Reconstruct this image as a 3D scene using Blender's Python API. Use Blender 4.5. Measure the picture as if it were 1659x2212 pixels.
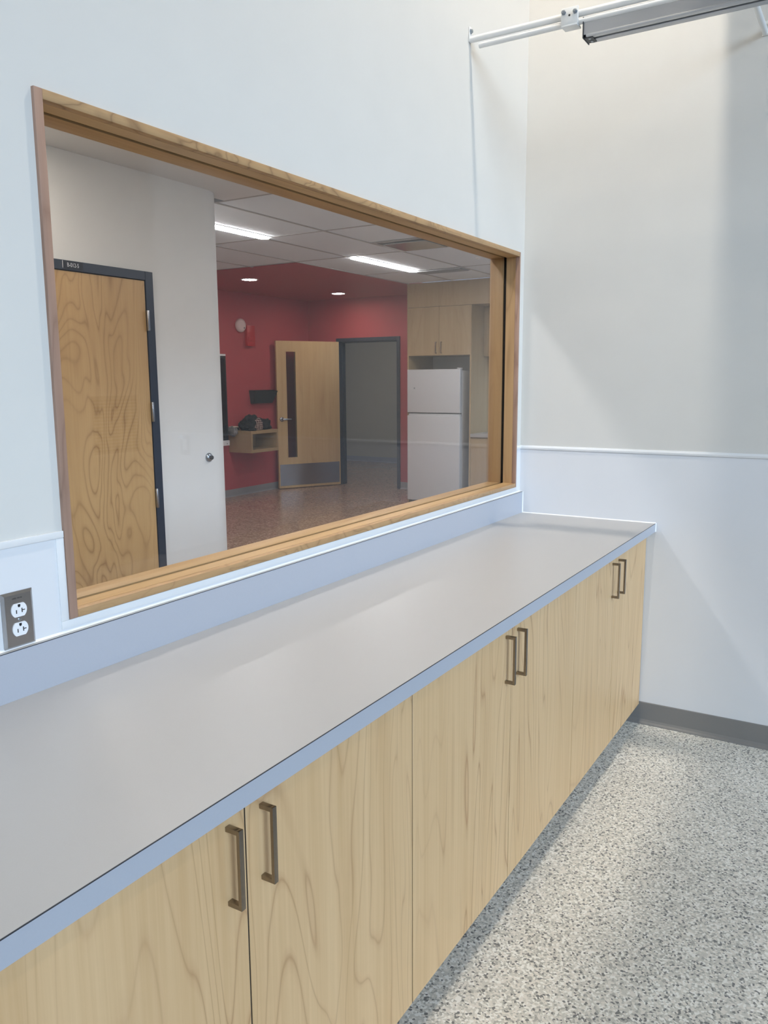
import bpy, bmesh, math, random
from mathutils import Vector, Matrix

S = bpy.context.scene
COL = S.collection
for o in list(bpy.data.objects):
    bpy.data.objects.remove(o)

# ------------------------------------------------------------------ camera
W, H = 1659, 2212
YAW, PITCH, ROLL, FPX = 31.4153, -9.2046, -0.3591, 1754.05
a, b, c = (math.radians(v) for v in (YAW, PITCH, ROLL))
fwd = Vector((math.cos(b) * math.cos(a), math.cos(b) * math.sin(a), math.sin(b)))
rgt = Vector((math.sin(a), -math.cos(a), 0))
up = rgt.cross(fwd)
r2 = rgt * math.cos(c) + up * math.sin(c)
u2 = -rgt * math.sin(c) + up * math.cos(c)
cam = bpy.data.cameras.new('camera')
cam.sensor_fit = 'VERTICAL'
cam.sensor_height = 36.0
cam.lens = FPX / H * 36.0
cam.clip_start = 0.02
camo = bpy.data.objects.new('camera', cam)
COL.objects.link(camo)
M = Matrix.Identity(4)
for i in range(3):
    M[i][0] = r2[i]; M[i][1] = u2[i]; M[i][2] = -fwd[i]
M.translation = Vector((-3.6316, -1.4568, 1.5607))
camo.matrix_world = M
S.camera = camo
S.cycles.adaptive_threshold = 0.04
S.cycles.max_bounces = 6
S.cycles.diffuse_bounces = 3
S.cycles.glossy_bounces = 3
S.cycles.transparent_max_bounces = 10

# ------------------------------------------------------------------ world, daylight, exposure
S.view_settings.view_transform = 'Standard'
S.view_settings.look = 'None'
S.view_settings.gamma = 1.0
S.view_settings.use_curve_mapping = False
S.view_settings.exposure = 0.0
world = bpy.data.worlds.new('world')
S.world = world
world.use_nodes = True
world.node_tree.nodes['Background'].inputs[0].default_value = (0.55, 0.72, 1.0, 1)
world.node_tree.nodes['Background'].inputs[1].default_value = 0.54

DAY = 2.95            # daylight
LAMP_A = 3300.0       # near room pendant spot lamps (emission strength)
LAMP_B = 54.0         # far room strip lamps
DOWN_B = 100.0         # far room downlights


# hazy daylight: a very soft sun behind and left of the viewer, entering through the glazed wall
sl = bpy.data.lights.new('daylight', 'SUN')
sl.energy, sl.angle, sl.color = DAY, math.radians(27), (0.62, 0.81, 1.0)
so = bpy.data.objects.new('daylight', sl)
so.rotation_euler = Vector((0.47, 1.0, -0.36)).to_track_quat('-Z', 'Y').to_euler()
COL.objects.link(so)

# ------------------------------------------------------------------ materials
MATS = {}


def srgb(r, g, b):
    def f(v):
        v /= 255.0
        return v / 12.92 if v <= 0.04045 else ((v + 0.055) / 1.055) ** 2.4
    return (f(r), f(g), f(b), 1.0)


class NT:
    def __init__(self, name):
        self.m = bpy.data.materials.new(name)
        self.m.use_nodes = True
        self.t = self.m.node_tree
        self.b = self.t.nodes['Principled BSDF']
        self.out = self.t.nodes['Material Output']
        MATS[name] = self.m

    def n(self, kind, **kw):
        nd = self.t.nodes.new(kind)
        for k, v in kw.items():
            if k.startswith('i_'):
                key = k[2:]
                nd.inputs[int(key) if key.isdigit() else key.replace('_', ' ')].default_value = v
            else:
                setattr(nd, k, v)
        return nd

    def l(self, x, y):
        self.t.links.new(x, y)

    def coords(self, scale, rand=True):
        tc = self.n('ShaderNodeTexCoord')
        src = tc.outputs['Object']
        if rand:
            oi = self.n('ShaderNodeObjectInfo')
            cm = self.n('ShaderNodeCombineXYZ')
            for i, k in enumerate((7.3, 3.1, 5.7)):
                mm = self.n('ShaderNodeMath', operation='MULTIPLY', i_1=k)
                self.l(oi.outputs['Random'], mm.inputs[0])
                self.l(mm.outputs[0], cm.inputs[i])
            ad = self.n('ShaderNodeVectorMath', operation='ADD')
            self.l(src, ad.inputs[0]); self.l(cm.outputs[0], ad.inputs[1])
            src = ad.outputs[0]
        mp = self.n('ShaderNodeMapping')
        mp.inputs['Scale'].default_value = scale
        self.l(src, mp.inputs['Vector'])
        return mp.outputs[0]

    def ramp(self, src, stops, interp='LINEAR'):
        r = self.n('ShaderNodeValToRGB')
        r.color_ramp.interpolation = interp
        el = r.color_ramp.elements
        while len(el) > 1:
            el.remove(el[-1])
        el[0].position, el[0].color = stops[0]
        for p, cc in stops[1:]:
            e = el.new(p); e.color = cc
        self.l(src, r.inputs[0])
        return r.outputs[0]

    def mix(self, fac, A, B, mode='MIX'):
        m = self.n('ShaderNodeMix', data_type='RGBA', blend_type=mode)
        for s, v in ((m.inputs['Factor'], fac), (m.inputs['A'], A), (m.inputs['B'], B)):
            pass
        ins = [i for i in m.inputs]
        fi, ai, bi = ins[0], ins[6], ins[7]
        for s, v in ((fi, fac), (ai, A), (bi, B)):
            if hasattr(v, 'is_linked'):
                self.l(v, s)
            else:
                s.default_value = v
        return m.outputs[2]

    def set(self, **kw):
        for k, v in kw.items():
            s = self.b.inputs[k.replace('_', ' ')]
            if hasattr(v, 'is_linked'):
                self.l(v, s)
            else:
                s.default_value = v
        return self


def plain(name, col, rough=0.6, metal=0.0, var=0.0, scale=6.0, bump=0.0, bscale=300.0, spec=0.5):
    t = NT(name)
    cc = col
    if var > 0:
        nz = t.n('ShaderNodeTexNoise', i_Scale=scale, i_Detail=3.0)
        t.l(t.coords((1, 1, 1), False), nz.inputs['Vector'])
        dk = tuple(v * (1 - var) for v in col[:3]) + (1,)
        lt = tuple(min(1, v * (1 + var)) for v in col[:3]) + (1,)
        cc = t.ramp(nz.outputs[0], [(0.3, dk), (0.7, lt)])
    t.set(Base_Color=cc, Roughness=rough, Metallic=metal, Specular_IOR_Level=spec)
    if bump > 0:
        nz = t.n('ShaderNodeTexNoise', i_Scale=bscale, i_Detail=2.0)
        t.l(t.coords((1, 1, 1), False), nz.inputs['Vector'])
        bp = t.n('ShaderNodeBump', i_Strength=bump, i_Distance=0.001)
        t.l(nz.outputs[0], bp.inputs['Height'])
        t.l(bp.outputs[0], t.b.inputs['Normal'])
    return t.m


def wood(name, light, mid, line, axis=2, rough=0.45, contour=9.0, cscale=2.6, stretch=0.22,
         line_w=0.07, line_amt=0.55, streak=0.35, rand=True, distort=0.5):
    t = NT(name)
    sc = [cscale] * 3
    sc[axis] = cscale * stretch
    nz = t.n('ShaderNodeTexNoise', i_Scale=1.0, i_Detail=2.5, i_Roughness=0.45, i_Distortion=distort)
    t.l(t.coords(tuple(sc), rand), nz.inputs['Vector'])
    mu = t.n('ShaderNodeMath', operation='MULTIPLY', i_1=contour)
    t.l(nz.outputs[0], mu.inputs[0])
    pp = t.n('ShaderNodeMath', operation='PINGPONG', i_1=0.5)
    t.l(mu.outputs[0], pp.inputs[0])
    ln = t.ramp(pp.outputs[0], [(0.0, (1, 1, 1, 1)), (line_w, (0.3, 0.3, 0.3, 1)), (line_w * 3.0, (0, 0, 0, 1))])
    # patches where the figure shows
    sp = [1.3] * 3; sp[axis] = 0.5
    pz = t.n('ShaderNodeTexNoise', i_Scale=1.6, i_Detail=1.0)
    t.l(t.coords(tuple(sp), rand), pz.inputs['Vector'])
    pm = t.ramp(pz.outputs[0], [(0.38, (0.25, 0.25, 0.25, 1)), (0.6, (1, 1, 1, 1))])
    f1 = t.n('ShaderNodeMath', operation='MULTIPLY')
    t.l(ln, f1.inputs[0]); t.l(pm, f1.inputs[1])
    f2 = t.n('ShaderNodeMath', operation='MULTIPLY', i_1=line_amt)
    t.l(f1.outputs[0], f2.inputs[0])
    # straight fine streaks
    ss = [95.0] * 3; ss[axis] = 1.6
    sz = t.n('ShaderNodeTexNoise', i_Scale=1.0, i_Detail=3.0, i_Roughness=0.6)
    t.l(t.coords(tuple(ss), rand), sz.inputs['Vector'])
    st = t.ramp(sz.outputs[0], [(0.32, (0, 0, 0, 1)), (0.68, (1, 1, 1, 1))])
    s2 = [14.0] * 3; s2[axis] = 0.7
    bz = t.n('ShaderNodeTexNoise', i_Scale=1.0, i_Detail=2.0)
    t.l(t.coords(tuple(s2), rand), bz.inputs['Vector'])
    bt = t.ramp(bz.outputs[0], [(0.3, (0, 0, 0, 1)), (0.7, (1, 1, 1, 1))])
    av = t.mix(0.5, st, bt)
    am = t.n('ShaderNodeMath', operation='MULTIPLY', i_1=streak * 2)
    t.l(av, am.inputs[0])
    base = t.mix(am.outputs[0], light, mid)
    colr = t.mix(f2.outputs[0], base, line)
    t.set(Base_Color=colr, Roughness=rough)
    return t.m


def flakes(name, scale, stops, rough=0.4, spec=0.4, scale2=None):
    t = NT(name)
    vo = t.n('ShaderNodeTexVoronoi', i_Scale=scale)
    vo.feature = 'F1'
    t.l(t.coords((1, 1, 1), False), vo.inputs['Vector'])
    sep = t.n('ShaderNodeSeparateColor')
    t.l(vo.outputs['Color'], sep.inputs[0])
    c1 = t.ramp(sep.outputs[0], stops, 'CONSTANT')
    nz = t.n('ShaderNodeTexNoise', i_Scale=3.0, i_Detail=2.0)
    t.l(t.coords((1, 1, 1), False), nz.inputs['Vector'])
    sh = t.ramp(nz.outputs[0], [(0.35, (0.93, 0.93, 0.93, 1)), (0.65, (1, 1, 1, 1))])
    t.set(Base_Color=t.mix(1.0, c1, sh, 'MULTIPLY'), Roughness=rough, Specular_IOR_Level=spec)
    return t.m


def emit(name, col, strength):
    t = NT(name)
    t.set(Base_Color=(0.8, 0.8, 0.8, 1), Emission_Color=col, Emission_Strength=strength)
    return t.m


def glass(name, tint=(0.94, 0.94, 0.945, 1)):
    t = NT(name)
    tr = t.n('ShaderNodeBsdfTransparent'); tr.inputs[0].default_value = tint
    gl = t.n('ShaderNodeBsdfGlossy'); gl.inputs['Roughness'].default_value = 0.0
    lw = t.n('ShaderNodeLayerWeight', i_Blend=0.5)
    p = t.n('ShaderNodeMath', operation='POWER', i_1=5.0)
    t.l(lw.outputs['Facing'], p.inputs[0])
    m = t.n('ShaderNodeMath', operation='MULTIPLY_ADD', i_1=0.96, i_2=0.04)
    t.l(p.outputs[0], m.inputs[0])
    mx = t.n('ShaderNodeMixShader')
    t.l(m.outputs[0], mx.inputs[0]); t.l(tr.outputs[0], mx.inputs[1]); t.l(gl.outputs[0], mx.inputs[2])
    t.l(mx.outputs[0], t.out.inputs['Surface'])
    return t.m


plain('wall_white', srgb(222, 220, 215), 0.75, var=0.01)
plain('panel_white', srgb(232, 233, 236), 0.42, var=0.006)
plain('trim_white', srgb(236, 237, 238), 0.35)
plain('caulk', srgb(246, 246, 246), 0.4)
plain('wall_beige', srgb(226, 224, 218), 0.7, var=0.01)
plain('wall_red', srgb(178, 74, 78), 0.65, var=0.02)
plain('wall_corridor', srgb(172, 164, 146), 0.7, var=0.01)
plain('base_grey', srgb(134, 132, 130), 0.38, var=0.02)
plain('base_light', srgb(150, 150, 150), 0.4, var=0.02)
plain('laminate_top', srgb(180, 178, 176), 0.36, var=0.012, scale=400)
plain('laminate_edge', srgb(182, 186, 196), 0.33, var=0.01, scale=300)
plain('edge_line', srgb(40, 42, 50), 0.5)
plain('gap_shade', srgb(30, 24, 20), 0.8)
plain('gasket', srgb(22, 18, 16), 0.6)
plain('nickel', srgb(150, 140, 128), 0.3, metal=1.0, var=0.03, scale=200)
plain('steel', srgb(168, 166, 166), 0.27, metal=1.0, var=0.03, scale=120)
plain('zinc', srgb(160, 168, 176), 0.3, metal=1.0)
plain('aluminium', srgb(186, 189, 194), 0.38, metal=0.7, var=0.02)
plain('alu_dark', srgb(66, 68, 72), 0.45, metal=0.4)
plain('powder_white', srgb(240, 240, 238), 0.35)
plain('plastic_white', srgb(243, 244, 246), 0.3)
plain('slot_dark', srgb(24, 22, 24), 0.6)
plain('frame_navy', srgb(46, 54, 68), 0.42, var=0.02)
plain('sign_black', srgb(16, 19, 32), 0.35)
plain('sign_white', srgb(232, 232, 232), 0.5)
plain('tile_white', srgb(228, 234, 238), 0.75, var=0.015)
plain('grid_grey', srgb(168, 167, 165), 0.5)
plain('ceiling_smooth', srgb(222, 222, 220), 0.7, var=0.01)
plain('fridge_white', srgb(208, 208, 208), 0.35)
plain('fridge_grey', srgb(120, 122, 124), 0.5)
plain('black_plastic', srgb(24, 28, 32), 0.45)
plain('screen_black', srgb(10, 11, 14), 0.15)
plain('jacket_black', srgb(16, 18, 23), 0.85, bump=0.3, bscale=250, var=0.2)
plain('paper', srgb(226, 214, 196), 0.7)
plain('bag_grey', srgb(132, 130, 130), 0.6, var=0.3, scale=18)
plain('alarm_red', srgb(190, 40, 46), 0.4)
plain('alarm_white', srgb(226, 206, 202), 0.45)
plain('louvre_grey', srgb(150, 152, 155), 0.5)
plain('louvre_dark', srgb(60, 62, 64), 0.6)
plain('rubber', srgb(38, 36, 36), 0.6)
wood('maple', srgb(228, 192, 146), srgb(212, 173, 125), srgb(146, 88, 48), contour=24, cscale=3.0,
     stretch=0.13, line_w=0.05, line_amt=0.5, streak=0.5, distort=0.8)
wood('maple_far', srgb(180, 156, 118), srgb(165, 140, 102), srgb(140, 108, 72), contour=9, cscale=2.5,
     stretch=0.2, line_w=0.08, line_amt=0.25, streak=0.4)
wood('maple_door', srgb(208, 178, 128), srgb(192, 160, 112), srgb(150, 112, 70), contour=8, cscale=2.2,
     stretch=0.2, line_w=0.08, line_amt=0.22, streak=0.4)
wood('birch', srgb(204, 168, 116), srgb(186, 148, 98), srgb(132, 90, 50), contour=22, cscale=3.0,
     stretch=0.30, line_w=0.10, line_amt=0.62, streak=0.35, distort=0.6)
wood('walnut_z', srgb(176, 144, 126), srgb(156, 124, 106), srgb(112, 80, 62), contour=10, cscale=9,
     stretch=0.12, line_w=0.12, line_amt=0.5, streak=0.4)
wood('walnut_x', srgb(196, 160, 116), srgb(172, 134, 92), srgb(118, 84, 54), axis=0, contour=9, cscale=11,
     stretch=0.45, line_w=0.12, line_amt=0.6, streak=0.4)
wood('oak_z', srgb(186, 150, 106), srgb(166, 130, 88), srgb(126, 88, 52), contour=8, cscale=8,
     stretch=0.1, line_w=0.12, line_amt=0.35, streak=0.4)
wood('oak_x', srgb(200, 164, 116), srgb(182, 146, 98), srgb(138, 98, 60), axis=0, contour=8, cscale=8,
     stretch=0.1, line_w=0.12, line_amt=0.35, streak=0.4)
flakes('floor_flake', 170.0, [(0.0, srgb(132, 131, 128)), (0.09, srgb(192, 189, 180)), (0.26, srgb(222, 218, 207)),
                              (0.55, srgb(240, 234, 223)), (0.80, srgb(254, 251, 243))], rough=0.4)
flakes('floor_brown', 60.0, [(0.0, srgb(150, 122, 104)), (0.2, srgb(168, 140, 120)), (0.6, srgb(180, 154, 134)),
                             (0.85, srgb(194, 172, 152))], rough=0.2, spec=0.5)
emit('strip_diffuser', (0.98, 0.97, 0.96, 1), LAMP_B)
emit('pendant_lens', (1.0, 0.90, 0.77, 1), LAMP_A)
emit('rear_fill_lens', (1.0, 0.90, 0.77, 1), LAMP_A * 0.17)
emit('pendant_lens_dim', (1.0, 0.90, 0.77, 1), LAMP_A * 0.09)
emit('downlight_lens', (1.0, 0.90, 0.78, 1), DOWN_B)
emit('corridor_lens', (1.0, 0.90, 0.78, 1), 12.0)
glass('pane_glass')
glass('door_glass', (0.8, 0.8, 0.8, 1))

# plaid cloth
t = NT('plaid')
cx_ = t.coords((1, 1, 1), False)
w1 = t.n('ShaderNodeTexWave', i_Scale=14.0, i_Distortion=1.5); w1.bands_direction = 'X'
w2 = t.n('ShaderNodeTexWave', i_Scale=11.0, i_Distortion=1.5); w2.bands_direction = 'Z'
t.l(cx_, w1.inputs['Vector']); t.l(cx_, w2.inputs['Vector'])
a1 = t.ramp(w1.outputs[0], [(0.0, srgb(30, 28, 34)), (0.55, srgb(100, 48, 46)), (0.85, srgb(190, 172, 158))])
a2 = t.ramp(w2.outputs[0], [(0.0, srgb(30, 30, 38)), (0.5, srgb(120, 60, 56)), (0.9, srgb(176, 160, 150))])
t.set(Base_Color=t.mix(0.5, a1, a2), Roughness=0.85)

# ------------------------------------------------------------------ helpers


def link(o, parent=None):
    COL.objects.link(o)
    if parent is not None:
        o.parent = parent
    return o


def props(o, label=None, cat=None, group=None, kind=None):
    for k, v in (('label', label), ('category', cat), ('group', group), ('kind', kind)):
        if v:
            o[k] = v
    return o


def thing(name, loc, label, cat, group=None, kind=None):
    o = bpy.data.objects.new(name, None)
    o.location = loc
    o.empty_display_size = 0.1
    link(o)
    return props(o, label, cat, group, kind)


def base_of(p):
    v = Vector((0, 0, 0))
    while p is not None:
        v += Vector(p.location)
        p = p.parent
    return v


class MB:
    """collects shapes in world coordinates, then builds one mesh object"""

    def __init__(self):
        self.bm = bmesh.new()

    def box(self, x0, x1, y0, y1, z0, z1, bev=0.0, seg=2):
        tmp = bmesh.new()
        vs = [tmp.verts.new((x, y, z)) for x in (x0, x1) for y in (y0, y1) for z in (z0, z1)]
        for f in ((0, 1, 3, 2), (4, 6, 7, 5), (0, 4, 5, 1), (2, 3, 7, 6), (0, 2, 6, 4), (1, 5, 7, 3)):
            tmp.faces.new([vs[i] for i in f])
        bmesh.ops.recalc_face_normals(tmp, faces=tmp.faces)
        if bev > 0:
            bmesh.ops.bevel(tmp, geom=list(tmp.edges), offset=bev, segments=seg, profile=0.5, affect='EDGES')
        self._join(tmp)
        return self

    def _join(self, tmp, mat=None):
        if mat is not None:
            bmesh.ops.transform(tmp, matrix=mat, verts=tmp.verts)
        me = bpy.data.meshes.new('tmp')
        tmp.to_mesh(me); tmp.free()
        self.bm.from_mesh(me)
        bpy.data.meshes.remove(me)

    def cyl(self, p, q, r, n=20, r2=None, bev=0.0):
        p, q = Vector(p), Vector(q)
        d = q - p
        tmp = bmesh.new()
        bmesh.ops.create_cone(tmp, cap_ends=True, segments=n, radius1=r, radius2=r if r2 is None else r2, depth=d.length)
        if bev:
            es = [e for e in tmp.edges if len(e.link_faces) == 2 and any(len(f.verts) > 4 for f in e.link_faces)]
            bmesh.ops.bevel(tmp, geom=es, offset=bev, segments=2, profile=0.5, affect='EDGES')
        m = Matrix.Translation((p + q) / 2) @ d.to_track_quat('Z', 'Y').to_matrix().to_4x4()
        self._join(tmp, m)
        return self

    def prism(self, pts, vec):
        """extrude a polygon given as 3D points along a vector"""
        tmp = bmesh.new()
        vec = Vector(vec)
        A = [tmp.verts.new(p) for p in pts]
        B = [tmp.verts.new(Vector(p) + vec) for p in pts]
        tmp.faces.new(A); tmp.faces.new(B[::-1])
        n = len(A)
        for i in range(n):
            tmp.faces.new((A[i], A[(i + 1) % n], B[(i + 1) % n], B[i]))
        bmesh.ops.recalc_face_normals(tmp, faces=tmp.faces)
        self._join(tmp)
        return self

    def lathe(self, prof, centre, axis, n=24):
        """prof: list of (radius, offset along axis)"""
        tmp = bmesh.new()
        rings = []
        for r, h in prof:
            if r < 1e-6:
                rings.append([tmp.verts.new((0, 0, h))])
            else:
                rings.append([tmp.verts.new((r * math.cos(2 * math.pi * i / n), r * math.sin(2 * math.pi * i / n), h)) for i in range(n)])
        for A, B in zip(rings, rings[1:]):
            for i in range(n):
                j = (i + 1) % n
                if len(A) == 1:
                    tmp.faces.new((A[0], B[i], B[j]))
                elif len(B) == 1:
                    tmp.faces.new((A[i], A[j], B[0]))
                else:
                    tmp.faces.new((A[i], A[j], B[j], B[i]))
        bmesh.ops.recalc_face_normals(tmp, faces=tmp.faces)
        m = Matrix.Translation(Vector(centre)) @ Vector(axis).to_track_quat('Z', 'Y').to_matrix().to_4x4()
        self._join(tmp, m)
        return self

    def build(self, name, mat, parent=None, smooth=False, loc=None, rotz=None, label=None):
        off = base_of(parent) if parent is not None else Vector(loc or (0, 0, 0))
        bmesh.ops.translate(self.bm, verts=self.bm.verts, vec=-off)
        me = bpy.data.meshes.new(name)
        self.bm.to_mesh(me); self.bm.free()
        me.materials.append(MATS[mat])
        if smooth:
            for p in me.polygons:
                p.use_smooth = True
            try:
                me.set_sharp_from_angle(angle=math.radians(40))
            except Exception:
                pass
        o = bpy.data.objects.new(name, me)
        if parent is None:
            o.location = off
        link(o, parent)
        if label:
            o['label'] = label
        return o


def box(name, mat, ext, parent=None, bev=0.0, seg=2, loc=None, smooth=False, label=None):
    return MB().box(*ext, bev=bev, seg=seg).build(name, mat, parent, loc=loc, smooth=smooth or bev > 0, label=label)


def struct(o, label, cat):
    return props(o, label, cat, kind='structure')


def text(name, body, size, mat, parent, loc, rot, sx=1.0, align='CENTER', ext=0.0004):
    cu = bpy.data.curves.new(name, 'FONT')
    cu.body = body
    cu.size = size
    cu.extrude = ext
    cu.align_x = align
    cu.align_y = 'CENTER'
    cu.materials.append(MATS[mat])
    tmp_o = bpy.data.objects.new(name, cu)
    COL.objects.link(tmp_o)
    dg = bpy.context.evaluated_depsgraph_get()
    me = bpy.data.meshes.new_from_object(tmp_o.evaluated_get(dg))
    bpy.data.objects.remove(tmp_o)
    me.materials.clear(); me.materials.append(MATS[mat])
    o = bpy.data.objects.new(name, me)
    link(o, parent)
    o.location = Vector(loc) - base_of(parent)
    o.rotation_euler = rot
    o.scale = (sx, 1, 1)
    return o


# ------------------------------------------------------------------ key dimensions
HC, YC, TC, YD = 0.9316, -0.6425, 0.0378, -0.606
ZS, YS = 1.0333, -0.018
FL, FR, FT, FB, FY = -2.5487, -0.0599, 2.1276, 1.060, -0.008
RAIL = 1.2503
WT = 0.127           # window wall thickness
BACK = -5.2          # wall behind the camera
JOG = -2.24          # end of the right wall, where the room widens
XJ = 2.6
LEFT = -9.0
CEIL_A = 5.3
CEIL_B = 2.743
YP = 2.25            # partition with the far door
YR = 6.07            # red wall
XR = 6.52            # red wall with doorway
XK = 5.43            # kitchen cabinet fronts

# ------------------------------------------------------------------ near room shell
struct(box('floor', 'floor_flake', (LEFT, XJ, BACK, 0.0, -0.05, 0.0)), 'light grey floor with fine dark and white flakes', 'floor')
struct(box('ceiling', 'wall_white', (LEFT, XJ + 0.1, BACK - 0.1, WT, CEIL_A, CEIL_A + 0.05)), 'white ceiling high above the near room', 'ceiling')

wm = MB()
wm.box(LEFT, FL, 0.0, WT, 0.0, CEIL_A).box(FR, 0.0, 0.0, WT, 0.0, CEIL_A)
wm.box(FL, FR, 0.0, WT, FT, CEIL_A).box(FL, FR, 0.0, WT, 0.0, FB)
ww = struct(wm.build('wall_window', 'wall_white'), 'white wall holding the wide interior window', 'wall')

wr = struct(MB().box(0.0, 0.12, JOG, 0.0, 0.0, CEIL_A).box(0.12, XJ, JOG, JOG + 0.12, 0.0, CEIL_A).build('wall_right', 'wall_white'), 'white end wall at the right of the counter', 'wall')
box('wainscot_panel', 'panel_white', (-0.0025, 0.0, JOG, 0.0, 0.0, RAIL - 0.008), wr, label='smooth white wainscot sheet on lower wall')
MB().prism([(0.0, 0, RAIL - 0.014), (-0.0065, 0, RAIL - 0.014), (-0.0075, 0, RAIL - 0.006), (-0.004, 0, RAIL + 0.003), (0.0, 0, RAIL + 0.003)],
           (0, JOG, 0)).build('chair_rail', 'trim_white', wr, label='thin white cap trim along the wainscot')
bb = MB().prism([(-0.002, 0, 0.0), (-0.022, 0, 0.0), (-0.0205, 0, 0.005), (-0.011, 0, 0.011), (-0.0065, 0, 0.020), (-0.006, 0, 0.098), (-0.004, 0, 0.101), (-0.002, 0, 0.101)],
                (0, JOG, 0)).build('baseboard_right', 'base_grey')
struct(bb, 'dark grey rubber cove base along the right wall', 'baseboard')

# wall behind the camera, with high daylight windows
wb = MB()
WX0, WX1, WZ0, WZ1 = -8.7, 0.9, 0.35, 5.0
wb.box(LEFT, XJ, BACK - 0.15, BACK, 0.0, WZ0).box(LEFT, XJ, BACK - 0.15, BACK, WZ1, CEIL_A)
wb.box(LEFT, WX0, BACK - 0.15, BACK, WZ0, WZ1).box(WX1, XJ, BACK - 0.15, BACK, WZ0, WZ1)
wbo = struct(wb.build('wall_back', 'wall_white'), 'white wall facing the window wall, behind the viewer', 'wall')
struct(box('wall_left', 'wall_white', (LEFT - 0.12, LEFT, BACK - 0.15, WT, 0.0, CEIL_A)), 'white wall closing the near room at far left', 'wall')
struct(box('wall_side', 'wall_white', (XJ, XJ + 0.12, BACK - 0.15, JOG + 0.12, 0.0, CEIL_A)), 'white side wall where the near room widens', 'wall')
w2 = thing('window_2', ((WX0 + WX1) / 2, BACK - 0.08, WZ0), 'wide glazed opening in the wall behind the viewer', 'window', kind='structure')
box('sill', 'alu_dark', (WX0, WX1, BACK - 0.11, BACK - 0.04, WZ0, WZ0 + 0.04), w2)
box('head', 'alu_dark', (WX0, WX1, BACK - 0.11, BACK - 0.04, WZ1 - 0.04, WZ1), w2)
for k in range(7):
    xm = WX0 + 0.03 + k * (WX1 - WX0 - 0.06) / 6
    box('mullion', 'alu_dark', (xm - 0.03, xm + 0.03, BACK - 0.11, BACK - 0.04, WZ0 + 0.04, WZ1 - 0.04), w2)

for k in range(6):
    xa = WX0 + 0.03 + k * (WX1 - WX0 - 0.06) / 6
    xb = WX0 + 0.03 + (k + 1) * (WX1 - WX0 - 0.06) / 6
    box('pane', 'pane_glass', (xa + 0.03, xb - 0.03, BACK - 0.078, BACK - 0.072, WZ0 + 0.04, WZ1 - 0.04), w2)

# wainscot around the window on the window wall
box('wainscot_panel', 'panel_white', (LEFT, FL - 0.006, -0.0025, 0.0, ZS - 0.15, RAIL - 0.008), ww, label='smooth white wainscot sheet left of the window')
box('cap_trim', 'trim_white', (LEFT, FL - 0.001, -0.0065, 0.0, RAIL - 0.012, RAIL + 0.003), ww, bev=0.0015)
box('cap_trim', 'trim_white', (FL - 0.020, FL - 0.001, -0.0055, 0.0, FB - 0.001, RAIL - 0.012), ww, bev=0.0012)
box('cap_trim', 'trim_white', (FL - 0.020, FR + 0.014, -0.0055, 0.0, FB - 0.018, FB - 0.001), ww, bev=0.0012)
box('wainscot_panel', 'panel_white', (FL - 0.006, 0.0, -0.0025, 0.0, ZS - 0.15, FB - 0.018), ww)
box('wainscot_panel', 'panel_white', (FR + 0.001, -0.0025, -0.0025, 0.0, FB - 0.018, RAIL - 0.008), ww)
box('cap_trim', 'trim_white', (FR + 0.001, 0.0, -0.0065, 0.0, RAIL - 0.012, RAIL + 0.003), ww, bev=0.0015)
# vent grille on the wall behind the viewer, seen mirrored in the glass
VX = 2.15
vg = thing('vent_grille', (VX, BACK, 1.25), 'grey louvred vent grille faintly mirrored in the window glass', 'vent')
box('grille_frame', 'louvre_grey', (VX - 0.3, VX + 0.3, BACK, BACK + 0.008, 0.83, 1.42), vg, bev=0.002)
for k in range(16):
    z = 0.86 + k * 0.034
    MB().prism([(VX - 0.28, BACK + 0.008, z), (VX - 0.28, BACK + 0.020, z - 0.004), (VX - 0.28, BACK + 0.020, z + 0.004), (VX - 0.28, BACK + 0.008, z + 0.014)], (0.56, 0, 0)).build('slat', 'louvre_dark', vg)

# ------------------------------------------------------------------ window 1 (interior glazing)
w1 = thing('window_1', ((FL + FR) / 2, 0.06, FB), 'wide interior window in a brown wooden frame', 'window', kind='structure')
TH = 0.020
YG = 0.065
YB = 0.137
def frame_seg(y0, y1, d, pre, bev):
    # d: how far the inner faces are set back outward
    f = TH - d
    box('jamb', pre + '_z', (FL, FL + f, y0, y1, FB, FT), w1, bev=bev)
    box('jamb', pre + '_z', (FR - (f * 0.55), FR, y0, y1, FB, FT), w1, bev=bev)
    box('head', pre + '_x', (FL + f, FR - f * 0.55, y0, y1, FT - f, FT), w1, bev=bev)
    box('sill', pre + '_x', (FL + f, FR - f * 0.55, y0, y1, FB, FB + f * 0.9), w1, bev=bev)
frame_seg(FY, 0.012, 0.0, 'walnut', 0.0012)
frame_seg(0.012, YG - 0.009, 0.0, 'oak', 0.0)
frame_seg(YG + 0.006, YB, 0.0, 'oak', 0.001)
g = MB()
gi = 0.005
g.box(FL, FL + gi, YG - 0.009, YG + 0.006, FB, FT).box(FR - gi * 0.6, FR, YG - 0.009, YG + 0.006, FB, FT)
g.box(FL + gi, FR - gi * .6, YG - 0.009, YG + 0.006, FT - gi, FT).box(FL + gi, FR - gi * .6, YG - 0.009, YG + 0.006, FB, FB + gi)
g.build('gasket', 'gasket', w1)
box('pane', 'pane_glass', (FL + gi, FR - gi * 0.6, YG - 0.003, YG + 0.003, FB + gi, FT - gi), w1, label='clear glass pane')

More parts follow.
